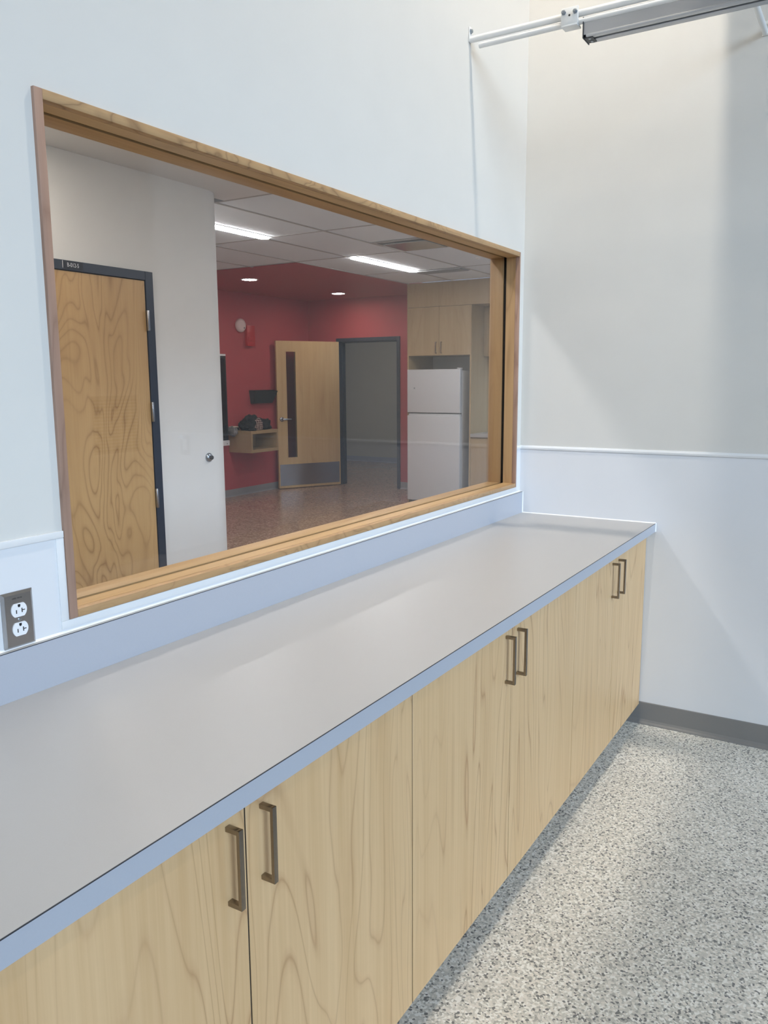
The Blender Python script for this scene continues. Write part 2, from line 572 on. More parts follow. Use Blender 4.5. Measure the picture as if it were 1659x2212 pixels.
# ------------------------------------------------------------------ countertop
ct = thing('countertop', (-1.65, -0.33, HC - TC), 'long grey laminate countertop with backsplash under the window', 'countertop')
XL = -3.256
box('slab', 'laminate_top', (XL, -0.0030, YC + 0.0015, -0.002, HC - TC, HC), ct, bev=0.0)
box('front_edge', 'laminate_edge', (XL, -0.0030, YC, YC + 0.0014, HC - TC, HC - 0.0014), ct, label='blue grey laminate front edge')
box('edge_line', 'edge_line', (XL, -0.0030, YC - 0.0001, YC + 0.0015, HC - 0.0014, HC - 0.0001), ct)
bsp = box('backsplash', 'laminate_edge', (XL, -0.0030, YS, -0.0028, HC + 0.0002, ZS - 0.0014), ct, label='low grey laminate backsplash')
box('backsplash_top', 'laminate_top', (XL, -0.0030, YS + 0.0012, -0.0026, ZS - 0.0014, ZS), bsp)
box('edge_line', 'edge_line', (XL, -0.0030, YS - 0.0001, YS + 0.0013, ZS - 0.0014, ZS - 0.0003), bsp)
ck = MB()
ck.prism([(-0.0026, 0, HC), (-0.0065, 0, HC), (-0.0026, 0, HC + 0.004)], (0, YC, 0))
ck.prism([(-0.0026, YC, HC - TC), (-0.0065, YC, HC - TC), (-0.0026, YC - 0.004, HC - TC)], (0, 0, TC + 0.002))
ck.prism([(-0.0026, YS, HC), (-0.006, YS, HC), (-0.0026, YS - 0.004, HC)], (0, 0, ZS - HC))
ck.prism([(XL, -0.0026, ZS), (XL, -0.007, ZS), (XL, -0.0026, ZS + 0.004)], (-XL - 0.003, 0, 0))
ck.build('caulk', 'caulk', ct, label='white caulk bead along the walls')

# ------------------------------------------------------------------ base cabinets
def pull(parent, x, ztop, yface, length=0.140, proj=0.030):
    """flat-bar pull handle on a door whose front is at yface"""
    h = MB()
    w = 0.0105
    h.box(x - w / 2, x + w / 2, yface - proj, yface - proj + 0.007, ztop - length, ztop, bev=0.0008)
    h.box(x - w / 2, x + w / 2, yface - proj + 0.006, yface, ztop - 0.0085, ztop, bev=0.0008)
    h.box(x - w / 2, x + w / 2, yface - proj + 0.006, yface, ztop - length, ztop - length + 0.0085, bev=0.0008)
    return h.build('handle', 'nickel', parent, smooth=True, label='brushed nickel bar pull')


def base_unit(x0, xm, x1, label):
    u = thing('base_cabinet', ((x0 + x1) / 2, -0.3, 0.0), label, 'cabinet', 'base cabinets under the long counter')
    zt = HC - TC - 0.0005
    bm_ = MB()
    bm_.box(x0 + 0.0005, x1 - 0.0005, YD + 0.024, -0.004, 0.089, zt)
    bm_.build('body', 'maple', u)
    box('toe_kick', 'base_grey', (x0 + 0.0005, x1 - 0.0005, -0.53, -0.02, 0.0, 0.089), u)
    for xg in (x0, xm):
        box('seam_shade', 'gap_shade', (xg - 0.0016 if xg == xm else xg + 0.0002, xg + 0.0016, YD + 0.0016, YD + 0.0235, 0.090, zt - 0.004), u)  # dark strip standing in for the shade inside the door seams
    for (p, q, side) in ((x0, xm, 1), (xm, x1, -1)):
        d = box('door', 'maple', (p + 0.0019, q - 0.0019, YD, YD + 0.0195, 0.088, zt - 0.003), u, bev=0.0008, seg=1)
        hx = (xm - 0.0435) if side == 1 else (xm + 0.0405)
        pull(d, hx, 0.8535, YD)
    return u


base_unit(-3.253, -2.687, -2.121, 'maple base cabinet nearest the viewer, below the wall outlet')
base_unit(-2.121, -1.542, -0.972, 'maple base cabinet in the middle of the row of three')
base_unit(-0.972, -0.487, -0.0035, 'maple base cabinet farthest along, touching the right wall')

# ------------------------------------------------------------------ wall outlet
OX, OZ = -2.7032, 1.0345
ol = thing('power_outlet', (OX + 0.035, -0.003, OZ), 'stainless duplex power outlet with white sockets above the backsplash', 'outlet')
tmp = MB()
pts0 = [(OX, OZ), (OX + 0.070, OZ), (OX + 0.070, OZ + 0.1143), (OX, OZ + 0.1143)]
ins = 0.0055
pts1 = [(OX + ins, OZ + ins), (OX + 0.070 - ins, OZ + ins), (OX + 0.070 - ins, OZ + 0.1143 - ins), (OX + ins, OZ + 0.1143 - ins)]
bmx = tmp.bm
va = [bmx.verts.new((x, -0.0027, z)) for x, z in pts0]
vb = [bmx.verts.new((x, -0.0045, z)) for x, z in pts0]
vc = [bmx.verts.new((x, -0.0085, z)) for x, z in pts1]
for A, B in ((va, vb), (vb, vc)):
    for i in range(4):
        bmx.faces.new((A[i], A[(i + 1) % 4], B[(i + 1) % 4], B[i]))
bmx.faces.new(vc); bmx.faces.new(va[::-1])
bmesh.ops.recalc_face_normals(bmx, faces=bmx.faces)
tmp.build('cover_plate', 'steel', ol)
for zc in (OZ + 0.1143 / 2 + 0.0195, OZ + 0.1143 / 2 - 0.0195):
    xc = OX + 0.035
    pts = []
    R, hh = 0.0172, 0.0138
    a0 = math.asin(hh / R)
    for k in range(13):
        th = -a0 + 2 * a0 * k / 12
        pts.append((xc + R * math.cos(th), -0.0082, zc + R * math.sin(th)))
    for k in range(13):
        th = math.pi - a0 + 2 * a0 * k / 12
        pts.append((xc + R * math.cos(th), -0.0082, zc + R * math.sin(th)))
    rc = MB().prism(pts, (0, -0.0022, 0)).build('receptacle', 'plastic_white', ol)
    yf = -0.0104
    s = MB()
    s.box(xc - 0.0075, xc - 0.0055, yf - 0.0003, yf + 0.001, zc - 0.0065, zc + 0.0010)
    s.box(xc + 0.0050, xc + 0.0070, yf - 0.0003, yf + 0.001, zc - 0.0060, zc + 0.0030)
    s.box(xc + 0.0070, xc + 0.0125, yf - 0.0003, yf + 0.001, zc - 0.0022, zc - 0.0004)
    gp = [(xc - 0.0028, yf - 0.0003, zc + 0.0118), (xc + 0.0028, yf - 0.0003, zc + 0.0118)]
    for k in range(7):
        th = -math.pi * k / 6
        gp.append((xc + 0.0028 * math.cos(th), yf - 0.0003, zc + 0.0085 + 0.0028 * math.sin(th)))
    s.prism(gp, (0, 0.001, 0))
    s.build('slot', 'slot_dark', rc)
MB().lathe([(0.0033, 0), (0.0033, 0.0008), (0.0022, 0.0016), (0, 0.0019)], (OX + 0.035, -0.0085, OZ + 0.1143 / 2), (0, -1, 0), 16).build('screw', 'zinc', ol, smooth=True)
text('engraving', 'LINES  NO-16', 0.0042, 'slot_dark', ol, (OX + 0.033, -0.0086, OZ + 0.1012), (math.radians(90), 0, 0), 0.85, ext=0.0001)

# switch plate on the right wall, outside the frame but mirrored in the glass
sw = thing('switch_plate', (-0.003, -2.06, 1.17), 'steel switch plate faintly mirrored in the window glass', 'switch')
box('cover_plate', 'steel', (-0.0065, -0.0026, -2.100, -2.020, 1.115, 1.240), sw, bev=0.0015)
box('rocker', 'plastic_white', (-0.0095, -0.0065, -2.077, -2.043, 1.145, 1.210), sw, bev=0.0012)

# ------------------------------------------------------------------ overhead track on wall rods
RX = -0.598
tk = thing('overhead_track', (RX, -1.0, 2.74), 'grey aluminium track on white rods bolted to both walls', 'track')
def capsule_rod(mb, p, q, wd, ht):
    # rounded flat bar between two points along y or x
    p, q = Vector(p), Vector(q)
    d = (q - p)
    n = 14
    side = Vector((0, 0, 1)).cross(d).normalized()
    pts = [p + side * (wd / 2 * math.cos(2 * math.pi * i / n)) + Vector((0, 0, 1)) * (ht / 2 * math.sin(2 * math.pi * i / n)) for i in range(n)]
    mb.prism(pts, d)
m_ = MB(); capsule_rod(m_, (RX, -0.004, 2.841), (RX, -1.75, 2.841), 0.020, 0.024)
m_.build('rod', 'powder_white', tk, smooth=True, label='white enamelled steel rod')
m_ = MB(); capsule_rod(m_, (RX, -0.042, 2.814), (RX, -1.75, 2.814), 0.020, 0.021)
m_.build('rod', 'powder_white', tk, smooth=True, label='white enamelled steel rod')
tb = MB().box(RX - 0.010, RX + 0.010, -0.0045, -0.0005, 2.832, 2.886, bev=0.001).build('wall_tab', 'powder_white', tk, smooth=True)
MB().lathe([(0.009, 0), (0.009, 0.003), (0.0065, 0.0045), (0.0065, 0.008), (0.003, 0.0095), (0, 0.0095)], (RX, -0.0045, 2.871), (0, -1, 0), 18).build('bolt', 'zinc', tb, smooth=True)
# rod running to the right wall
m_ = MB(); capsule_rod(m_, (RX + 0.01, -0.962, 2.865), (-0.006, -0.962, 2.865), 0.022, 0.024)
m_.build('rod', 'powder_white', tk, smooth=True, label='white enamelled steel rod')
tb = MB().box(-0.0045, -0.0005, -0.990, -0.951, 2.853, 2.905, bev=0.001).build('wall_tab', 'powder_white', tk, smooth=True)
MB().lathe([(0.009, 0), (0.009, 0.003), (0.0065, 0.0045), (0.0065, 0.008), (0.003, 0.0095), (0, 0.0095)], (-0.0045, -0.978, 2.888), (-1, 0, 0), 18).build('bolt', 'zinc', tb, smooth=True)
# clamp bracket
for yb in (-0.369, -1.45):
    br = MB().box(RX - 0.022, RX - 0.011, yb - 0.062, yb, 2.803, 2.862, bev=0.003).box(RX - 0.022, RX + 0.024, yb - 0.060, yb - 0.002, 2.799, 2.8045, bev=0.001).build('clamp_bracket', 'powder_white', tk, smooth=True)
    MB().lathe([(0.0036, 0), (0.0036, 0.0006), (0, 0.0006)], (RX - 0.0221, yb - 0.031, 2.834), (-1, 0, 0), 14).build('hole', 'slot_dark', br)
    for dy, zz in ((-0.010, 2.846), (-0.052, 2.842)):
        MB().lathe([(0.0085, 0), (0.0085, 0.003), (0.0065, 0.004), (0.0065, 0.010), (0.0045, 0.012), (0, 0.012)], (RX - 0.022, yb + dy, zz), (-1, 0, 0), 6).build('bolt', 'zinc', br, smooth=False)
# channel: hollow section with a slot underneath
x0, x1, y0, y1, z0, z1 = RX - 0.004, RX + 0.060, -1.75, -0.445, 2.757, 2.822
ch = MB()
ch.box(x0, x0 + 0.003, y0, y1 - 0.001, z0 + 0.008, z1).box(x1 - 0.003, x1, y0, y1 - 0.001, z0 + 0.008, z1).box(x0 + 0.003, x1 - 0.003, y0, y1 - 0.001, z1 - 0.003, z1)
ch.build('channel', 'aluminium', tk)
box('lip', 'aluminium', (x0 - 0.003, x0 + 0.021, y0, y1 - 0.012, z0, z0 + 0.008), tk, bev=0.0015)
box('lip', 'aluminium', (x1 - 0.029, x1 + 0.003, y0, y1 - 0.012, z0, z0 + 0.008), tk, bev=0.0015)
box('slot_liner', 'alu_dark', (x0 + 0.004, x1 - 0.004, y0, y1 - 0.012, z0 + 0.006, z0 + 0.010), tk)
ec = MB().box(x0 - 0.004, x1 + 0.004, y1 - 0.003, y1, z0 - 0.003, z1 + 0.001).box(x0 + 0.006, x1 - 0.006, y1 - 0.034, y1 - 0.003, z0 - 0.002, z0 + 0.004, bev=0.001).build('end_cap', 'alu_dark', tk)
for xx in (x0 + 0.018, x1 - 0.018):
    MB().lathe([(0.005, 0), (0.004, 0.0015), (0, 0.002)], (xx, y1 - 0.020, z0 - 0.002), (0, 0, -1), 12).build('screw', 'zinc', ec, smooth=True)

# ceiling soffit and pendant spot lamps of the near room (above the frame)
struct(box('ceiling_soffit', 'wall_white', (LEFT, XJ, -1.30, -0.796, 3.80, CEIL_A)), 'white dropped beam above the viewer', 'ceiling')
for (x, lab) in ((-0.88, 'small round pendant lamp above the overhead track'), (-3.1, 'small round pendant lamp above the counter middle'), (-5.3, 'small round pendant lamp toward the far left wall')):
    lp = thing('pendant_lamp', (x, -0.774, 5.0), lab, 'lamp', 'near room pendant lamps')
    MB().lathe([(0.0, 0.0), (0.056, 0.0), (0.060, 0.004), (0.060, 0.11), (0.052, 0.12), (0.0, 0.12)], (x, -0.774, 5.005), (0, 0, 1), 28).build('housing', 'powder_white', lp, smooth=True)
    MB().lathe([(0.0, 0.0), (0.050, 0.0), (0.050, 0.004), (0.0, 0.004)], (x, -0.774, 5.0), (0, 0, 1), 28).build('lens', 'pendant_lens' if x > -2 else 'pendant_lens_dim', lp)
    MB().cyl((x, -0.774, 5.125), (x, -0.774, CEIL_A), 0.006, 10).build('stem', 'powder_white', lp)

for (x, lab) in ((-2.2, 'added unseen pendant lamp behind the dropped beam, nearer the right wall'), (-5.6, 'added unseen pendant lamp behind the dropped beam, farther left')):
    lp = thing('pendant_lamp', (x, -3.4, 4.9), lab, 'lamp', 'near room pendant lamps')  # rear row added out of view to brighten the floor
    MB().lathe([(0.0, 0.0), (0.056, 0.0), (0.060, 0.004), (0.060, 0.11), (0.052, 0.12), (0.0, 0.12)], (x, -3.4, 4.905), (0, 0, 1), 28).build('housing', 'powder_white', lp, smooth=True)
    MB().lathe([(0.0, 0.0), (0.050, 0.0), (0.050, 0.004), (0.0, 0.004)], (x, -3.4, 4.90), (0, 0, 1), 28).build('lens', 'rear_fill_lens', lp)
    MB().cyl((x, -3.4, 5.025), (x, -3.4, CEIL_A), 0.006, 10).build('stem', 'powder_white', lp)

# ------------------------------------------------------------------ far room shell
fx0 = -3.2
fl = MB().box(fx0, XR + 0.15, WT, 6.25, -0.05, 0.0).box(XR + 0.15, 9.7, 2.5, 9.0, -0.05, 0.0).build('floor_far', 'floor_brown')
struct(fl, 'glossy brown speckled floor of the far room', 'floor')
# partition with rounded end
RC = 0.22
xc = 0.318
pts = [(fx0, YP, 0), (-1.18, YP, 0), (-1.18, YP + 0.13, 0), (fx0, YP + 0.13, 0)]
pm = MB().prism(pts, (0, 0, CEIL_B))
pm.box(-1.18, -0.158, YP, YP + 0.13, 2.187, CEIL_B)
arc = [(-0.158, YP, 0), (xc, YP, 0)]
for k in range(1, 17):
    th = -math.pi / 2 + math.pi / 2 * k / 16
    arc.append((xc + RC * math.cos(th), YP + RC + RC * math.sin(th), 0))
arc += [(xc + RC, YR, 0), (xc + RC - 0.13, YR, 0), (xc + RC - 0.13, YP + 0.13, 0), (-0.158, YP + 0.13, 0)]
pm.prism(arc, (0, 0, CEIL_B))
po = struct(pm.build('wall_partition', 'wall_beige', smooth=True), 'off-white partition wall with a rounded end, behind the glass', 'wall')
wred = struct(box('wall_red', 'wall_red', (xc + RC, XR + 0.15, YR, YR + 0.12, 0, CEIL_B)), 'dark red wall at the back of the far room', 'wall')
wd = MB()
wd.box(XR, XR + 0.15, 3.55, 4.458, 0, CEIL_B).box(XR, XR + 0.15, 5.551, YR, 0, CEIL_B).box(XR, XR + 0.15, 4.458, 5.551, 2.178, CEIL_B)
wdo = struct(wd.build('wall_doorway', 'wall_red'), 'dark red wall around the open doorway', 'wall')
struct(box('wall_kitchen', 'wall_beige', (6.10, 6.22, WT, 3.55, 0, CEIL_B)), 'off-white wall behind the kitchen units', 'wall')
struct(box('wall_far_left', 'wall_beige', (fx0 - 0.1, fx0, WT, YP, 0, CEIL_B)), 'off-white wall closing the far room on the left', 'wall')
struct(MB().box(9.7, 9.8, 2.5, 9.0, 0, 2.743).box(XR + 0.15, 9.7, 2.4, 2.5, 0, 2.743).box(XR + 0.15, 9.7, 9.0, 9.1, 0, 2.743).build('wall_corridor', 'wall_corridor'), 'grey beige wall of the corridor beyond the open door', 'wall')
struct(box('ceiling_corridor', 'ceiling_smooth', (XR + 0.15, 9.8, 2.4, 9.1, 2.743, 2.80)), 'plain ceiling of the corridor beyond the door', 'ceiling')
def cove(name, pts_dir, label):
    o = MB()
    for (x0, y0, x1, y1, nx, ny) in pts_dir:
        d = Vector((x1 - x0, y1 - y0, 0))
        pr = [(0.0, 0.0), (0.016, 0.0), (0.008, 0.010), (0.005, 0.02), (0.005, 0.1), (0.0, 0.1)]
        o.prism([(x0 + nx * p, y0 + ny * p, z) for p, z in pr], d)
    return struct(o.build(name, 'base_light'), label, 'baseboard')
cove('baseboard_red', [(xc + RC, YR, XR, YR, 0, -1)], 'light grey cove base along the red back wall')
cove('baseboard_doorway', [(XR, 3.72, XR, 4.456, -1, 0), (XR, 5.555, XR, YR - 0.02, -1, 0)], 'light grey cove base beside the open doorway')
cove('baseboard_corridor', [(9.7, 2.6, 9.7, 9.0, -1, 0)], 'grey cove base in the corridor beyond the door')

# ceilings of the far room
GX = [0.65 + 1.25 * k for k in range(5)]
GY = [3.70 - 0.615 * k for k in range(6)] + [3.70 + 0.615 * k for k in range(1, 5)]
GY = sorted(GY)
struct(box('ceiling_left', 'ceiling_smooth', (fx0, GX[0], WT, YP + 0.13, CEIL_B, CEIL_B + 0.05)), 'smooth white ceiling strip before the partition wall', 'ceiling')
cr = struct(box('ceiling_red', 'wall_red', (3.20, XR + 0.15, 3.71, YR, CEIL_B, CEIL_B + 0.05)), 'dark red painted ceiling over the entrance corner', 'ceiling')
ctile = thing('ceiling_tiles', (2.5, 3.0, CEIL_B), 'white suspended tile ceiling of the far room', 'ceiling', kind='structure')
box('backing', 'grid_grey', (0.5, XK - 0.002, WT, YR, CEIL_B + 0.03, CEIL_B + 0.06), ctile)
gm = MB()
xs = GX[:4] + [XK - 0.001]
ys = [WT + 0.001] + [y for y in GY if y > WT + 0.2 and y < YR] + [YR]
tile_cache = {}
for i in range(len(xs) - 1):
    for j in range(len(ys) - 1):
        xa, xb, ya, yb_ = xs[i], xs[i + 1], ys[j], ys[j + 1]
        if ya > 3.6 and xa > 3.0:
            continue
        if i == len(xs) - 2 and False:
            continue
        if ya > 3.6:
            xb = min(xb, 3.20)
        if ya < 2.47 <= yb_ + 1e-6 and False:
            pass
        key = (round(xb - xa, 4), round(yb_ - ya, 4))
        cxm, cym = (xa + xb) / 2, (ya + yb_) / 2
        if key not in tile_cache:
            mbx = MB().box(-key[0] / 2 + 0.010, key[0] / 2 - 0.010, -key[1] / 2 + 0.010, key[1] / 2 - 0.010, 0.002, 0.016, bev=0.0015, seg=1)
            me = bpy.data.meshes.new('tile'); mbx.bm.to_mesh(me); mbx.bm.free()
            me.materials.append(MATS['tile_white'])
            tile_cache[key] = me
        to = bpy.data.objects.new('tile', tile_cache[key])
        link(to, ctile)
        to.location = Vector((cxm, cym, CEIL_B)) - base_of(ctile)
for x in xs[:-1]:
    yy1 = YR if x < 3.2 else 3.71
    gm.box(x - 0.012, x + 0.012, WT, yy1, CEIL_B - 0.001, CEIL_B + 0.02)
for y in ys[1:-1]:
    xx1 = 3.2 if y > 3.72 else XK - 0.001
    gm.box(GX[0], xx1, y - 0.012, y + 0.012, CEIL_B - 0.0015, CEIL_B + 0.02)
gm.build('grid', 'grid_grey', ctile, label='pale grey ceiling grid bars')

# ceiling lamps of the far room
def ceil_strip(x0, x1, y, label, ww_=0.095):
    lp = thing('ceiling_strip_light', ((x0 + x1) / 2, y, CEIL_B), label, 'light', 'far room strip lights')
    def stadium(hw, z, dz):
        pts = []
        for k in range(9):
            th = -math.pi / 2 + math.pi * k / 8
            pts.append((x1 - hw + hw * math.cos(th), y + hw * math.sin(th), z))
        for k in range(9):
            th = math.pi / 2 + math.pi * k / 8
            pts.append((x0 + hw + hw * math.cos(th), y + hw * math.sin(th), z))
        return MB().prism(pts, (0, 0, dz))
    box('housing', 'powder_white', (x0 - 0.005, x1 + 0.005, y - ww_ / 2 - 0.006, y + ww_ / 2 + 0.006, CEIL_B - 0.004, CEIL_B + 0.002), lp)
    stadium(ww_ / 2, CEIL_B - 0.0045, -0.008).build('diffuser', 'strip_diffuser', lp, label='glowing white diffuser')
ceil_strip(0.66, 1.89, 3.04, 'lit strip light beside the rounded wall end')
ceil_strip(3.18, 4.42, 3.04, 'lit strip light above the refrigerator side')
ceil_strip(-2.2, -0.97, 0.62, 'lit strip light in front of the partition door')
ceil_strip(0.66, 1.89, 0.62, 'lit strip light near the window head')
ceil_strip(3.18, 4.42, 0.62, 'lit strip light in front of the kitchen counter')
for x, y, lab in ((3.97, 5.02, 'round downlight in the red ceiling, nearer the wall alarm'), (5.84, 5.04, 'round downlight in the red ceiling, nearer the open door'), (-1.30, 1.95, 'round downlight washing the partition wall above the birch door')):
    dl = thing('downlight', (x, y, CEIL_B), lab, 'light', 'far room downlights')
    MB().lathe([(0.105, 0.0), (0.105, 0.004), (0.085, 0.006), (0.085, 0.0), (0.105, 0.0)], (x, y, CEIL_B - 0.0002), (0, 0, -1), 32).build('trim_ring', 'powder_white', dl, smooth=True)
    MB().lathe([(0.0, 0.003), (0.085, 0.003), (0.085, 0.0005), (0.0, 0.0005)], (x, y, CEIL_B - 0.0002), (0, 0, -1), 32).build('lens', 'downlight_lens', dl, smooth=True)
# supply diffuser and return grille
va_ = thing('ceiling_vent', (2.87, 2.16, CEIL_B), 'square plaque ceiling air diffuser with a dark slot', 'vent')
box('frame', 'grid_grey', (2.575, 3.14, 1.87, 2.46, CEIL_B - 0.006, CEIL_B - 0.001), va_, bev=0.002)
box('recess', 'louvre_dark', (2.62, 3.095, 1.915, 2.415, CEIL_B - 0.008, CEIL_B - 0.006), va_)
MB().prism([(2.66, 1.955, CEIL_B - 0.018), (3.055, 1.955, CEIL_B - 0.018), (3.055, 2.375, CEIL_B - 0.018), (2.66, 2.375, CEIL_B - 0.018)], (0, 0, 0.006)).build('plaque', 'steel', va_)
vr = thing('ceiling_vent', (4.53, 2.8, CEIL_B), 'dark grey slatted return grille beside the strip light', 'vent')
box('frame', 'louvre_grey', (4.425, 4.66, 2.49, 3.08, CEIL_B - 0.006, CEIL_B - 0.001), vr, bev=0.002)
for k in range(9):
    xk = 4.44 + k * 0.0245
    box('slat', 'louvre_grey', (xk, xk + 0.014, 2.505, 3.065, CEIL_B - 0.012, CEIL_B - 0.006), vr)
sp = thing('sprinkler_head', (3.93, 2.05, CEIL_B), 'small white sprinkler head in a ceiling tile', 'sprinkler')
MB().lathe([(0.03, 0), (0.028, 0.004), (0.012, 0.006), (0.010, 0.016), (0.0, 0.018)], (3.93, 2.05, CEIL_B + 0.0015), (0, 0, -1), 20).build('escutcheon', 'powder_white', sp, smooth=True)

# ------------------------------------------------------------------ door 1 (birch door in partition)
d1 = thing('door_1', (-0.67, YP, 0), 'closed birch veneer door in a navy steel frame', 'door', kind='structure')
fm = MB()
fm.box(-0.212, -0.155, YP - 0.014, YP + 0.13, 0.0, 2.190, bev=0.002)
fm.box(-1.185, -1.128, YP - 0.014, YP + 0.13, 0.0, 2.190, bev=0.002)
fm.box(-1.128, -0.212, YP - 0.014, YP + 0.13, 2.140, 2.190, bev=0.002)
fm.build('door_frame', 'frame_navy', d1, label='dark navy steel door frame')
lf = box('leaf', 'birch', (-1.125, -0.216, YP - 0.008, YP + 0.036, 0.008, 2.136), d1, bev=0.001, seg=1, label='birch veneer door leaf')
for zc in (1.912, 1.385, 0.87, 0.25):
    hg = MB().cyl((-0.2135, YP - 0.022, zc - 0.058), (-0.2135, YP - 0.022, zc + 0.058), 0.0085, 14, bev=0.001)
    hg.box(-0.2150, -0.1950, YP - 0.0165, YP - 0.0135, zc - 0.056, zc + 0.056)
    hg.build('hinge', 'steel', d1, smooth=True)
sgn = box('sign_plate', 'sign_black', (-0.769, -0.645, YP - 0.017, YP - 0.014, 2.146, 2.187), d1, label='black plate reading B-012-5')
box('sign_line', 'sign_white', (-0.7715, -0.770, YP - 0.017, YP - 0.014, 2.149, 2.186), sgn)
text('lettering', 'B-012-5', 0.030, 'sign_white', sgn, (-0.708, YP - 0.0175, 2.1665), (math.radians(90), 0, 0), 0.78, ext=0.0003)
# wall bumper beside it
wbp = thing('door_stop', (0.262, YP, 1.075), 'round steel wall bumper on the partition wall', 'door stop')
MB().lathe([(0.030, 0.0), (0.030, 0.006), (0.024, 0.014), (0.015, 0.020), (0.0, 0.020)], (0.262, YP, 1.075), (0, -1, 0), 28).build('rose', 'zinc', wbp, smooth=True)
MB().lathe([(0.013, 0.018), (0.013, 0.032), (0.009, 0.035), (0.0, 0.033)], (0.262, YP, 1.075), (0, -1, 0), 20).build('rubber_tip', 'rubber', wbp, smooth=True)

# ------------------------------------------------------------------ door 2 (open, red wall)
d2 = thing('door_2', (XR, 5.0, 0), 'open light maple door with narrow glass and steel kick plate', 'door', kind='structure')
fm = MB()
fm.box(XR - 0.016, XR + 0.155, 4.458, 4.508, 0.0, 2.178, bev=0.002)
fm.box(XR - 0.016, XR + 0.155, 5.500, 5.551, 0.0, 2.178, bev=0.002)
fm.box(XR - 0.016, XR + 0.155, 4.508, 5.500, 2.128, 2.178, bev=0.002)
fm.box(XR + 0.06, XR + 0.10, 5.482, 5.500, 0.0, 2.128)
fm.box(XR + 0.06, XR + 0.10, 4.508, 4.526, 0.0, 2.128)
fm.box(XR + 0.06, XR + 0.10, 4.526, 5.482, 2.110, 2.128)
fm.build('door_frame', 'frame_navy', d2, label='dark navy steel door frame')
HA = Vector((6.490, 5.492, 0))         # hinge edge, front face
FA = Vector((5.612, 5.972, 0))         # free edge, front face
ud = (FA - HA).normalized()            # from hinge to free edge
nd = Vector((-ud.y, ud.x, 0))          # normal
if nd.y > 0:
    nd = -nd                           # visible side faces the viewer
LW = (FA - HA).length
def leaf_box(mb, s0, s1, t0, t1, z0, z1, bev=0.0):
    """s measured from the free edge towards the hinge, t depth behind the front face (negative = proud)"""
    tmp = bmesh.new()
    vs = []
    for s in (s0, s1):
        for tt in (t0, t1):
            for z in (z0, z1):
                p = FA - ud * s - nd * tt
                vs.append(tmp.verts.new((p.x, p.y, z)))
    for f in ((0, 1, 3, 2), (4, 6, 7, 5), (0, 4, 5, 1), (2, 3, 7, 6), (0, 2, 6, 4), (1, 5, 7, 3)):
        tmp.faces.new([vs[i] for i in f])
    bmesh.ops.recalc_face_normals(tmp, faces=tmp.faces)
    if bev:
        bmesh.ops.bevel(tmp, geom=list(tmp.edges), offset=bev, segments=2, profile=0.5, affect='EDGES')
    mb._join(tmp)
    return mb
L = MB()
g0, g1, gz0, gz1 = 0.140, 0.306, 0.447, 1.986
leaf_box(L, 0, g0, 0, 0.044, 0.01, 2.128); leaf_box(L, g1, LW, 0, 0.044, 0.01, 2.128)
leaf_box(L, g0, g1, 0, 0.044, 0.01, gz0); leaf_box(L, g0, g1, 0, 0.044, gz1, 2.128)
lf2 = L.build('leaf', 'maple_door', d2, label='light maple door leaf standing open')
L = MB()
for tt in (-0.004, 0.036):
    leaf_box(L, g0 - 0.004, g0 + 0.010, tt, tt + 0.012, gz0 - 0.004, gz1 + 0.004); leaf_box(L, g1 - 0.010, g1 + 0.004, tt, tt + 0.012, gz0 - 0.004, gz1 + 0.004)
    leaf_box(L, g0 + 0.010, g1 - 0.010, tt, tt + 0.012, gz0 - 0.004, gz0 + 0.010); leaf_box(L, g0 + 0.010, g1 - 0.010, tt, tt + 0.012, gz1 - 0.010, gz1 + 0.004)
L.build('glazing_bead', 'maple_door', lf2)
leaf_box(MB(), 0, 0, 0, 0, 0, 0).bm.free()
leaf_box(g_ := MB(), g0 + 0.004, g1 - 0.004, 0.018, 0.024, gz0 + 0.004, gz1 - 0.004); g_.build('pane', 'door_glass', lf2, label='narrow vision glass')
leaf_box(g_ := MB(), 0.018, LW - 0.018, -0.0025, 0.0, 0.045, 0.357); g_.build('kick_plate', 'steel', lf2, label='brushed steel kick plate')
pc = FA - ud * 0.065 + Vector((0, 0, 1.014))
lv = MB().lathe([(0.034, 0), (0.034, 0.006), (0.030, 0.010), (0.012, 0.012), (0.012, 0.05), (0.0, 0.05)], pc, nd, 24)
leaf_box(lv, 0.055, 0.195, -0.060, -0.046, 1.003, 1.027, bev=0.004)
lv.build('lever', 'steel', lf2, smooth=True, label='satin steel lever handle')

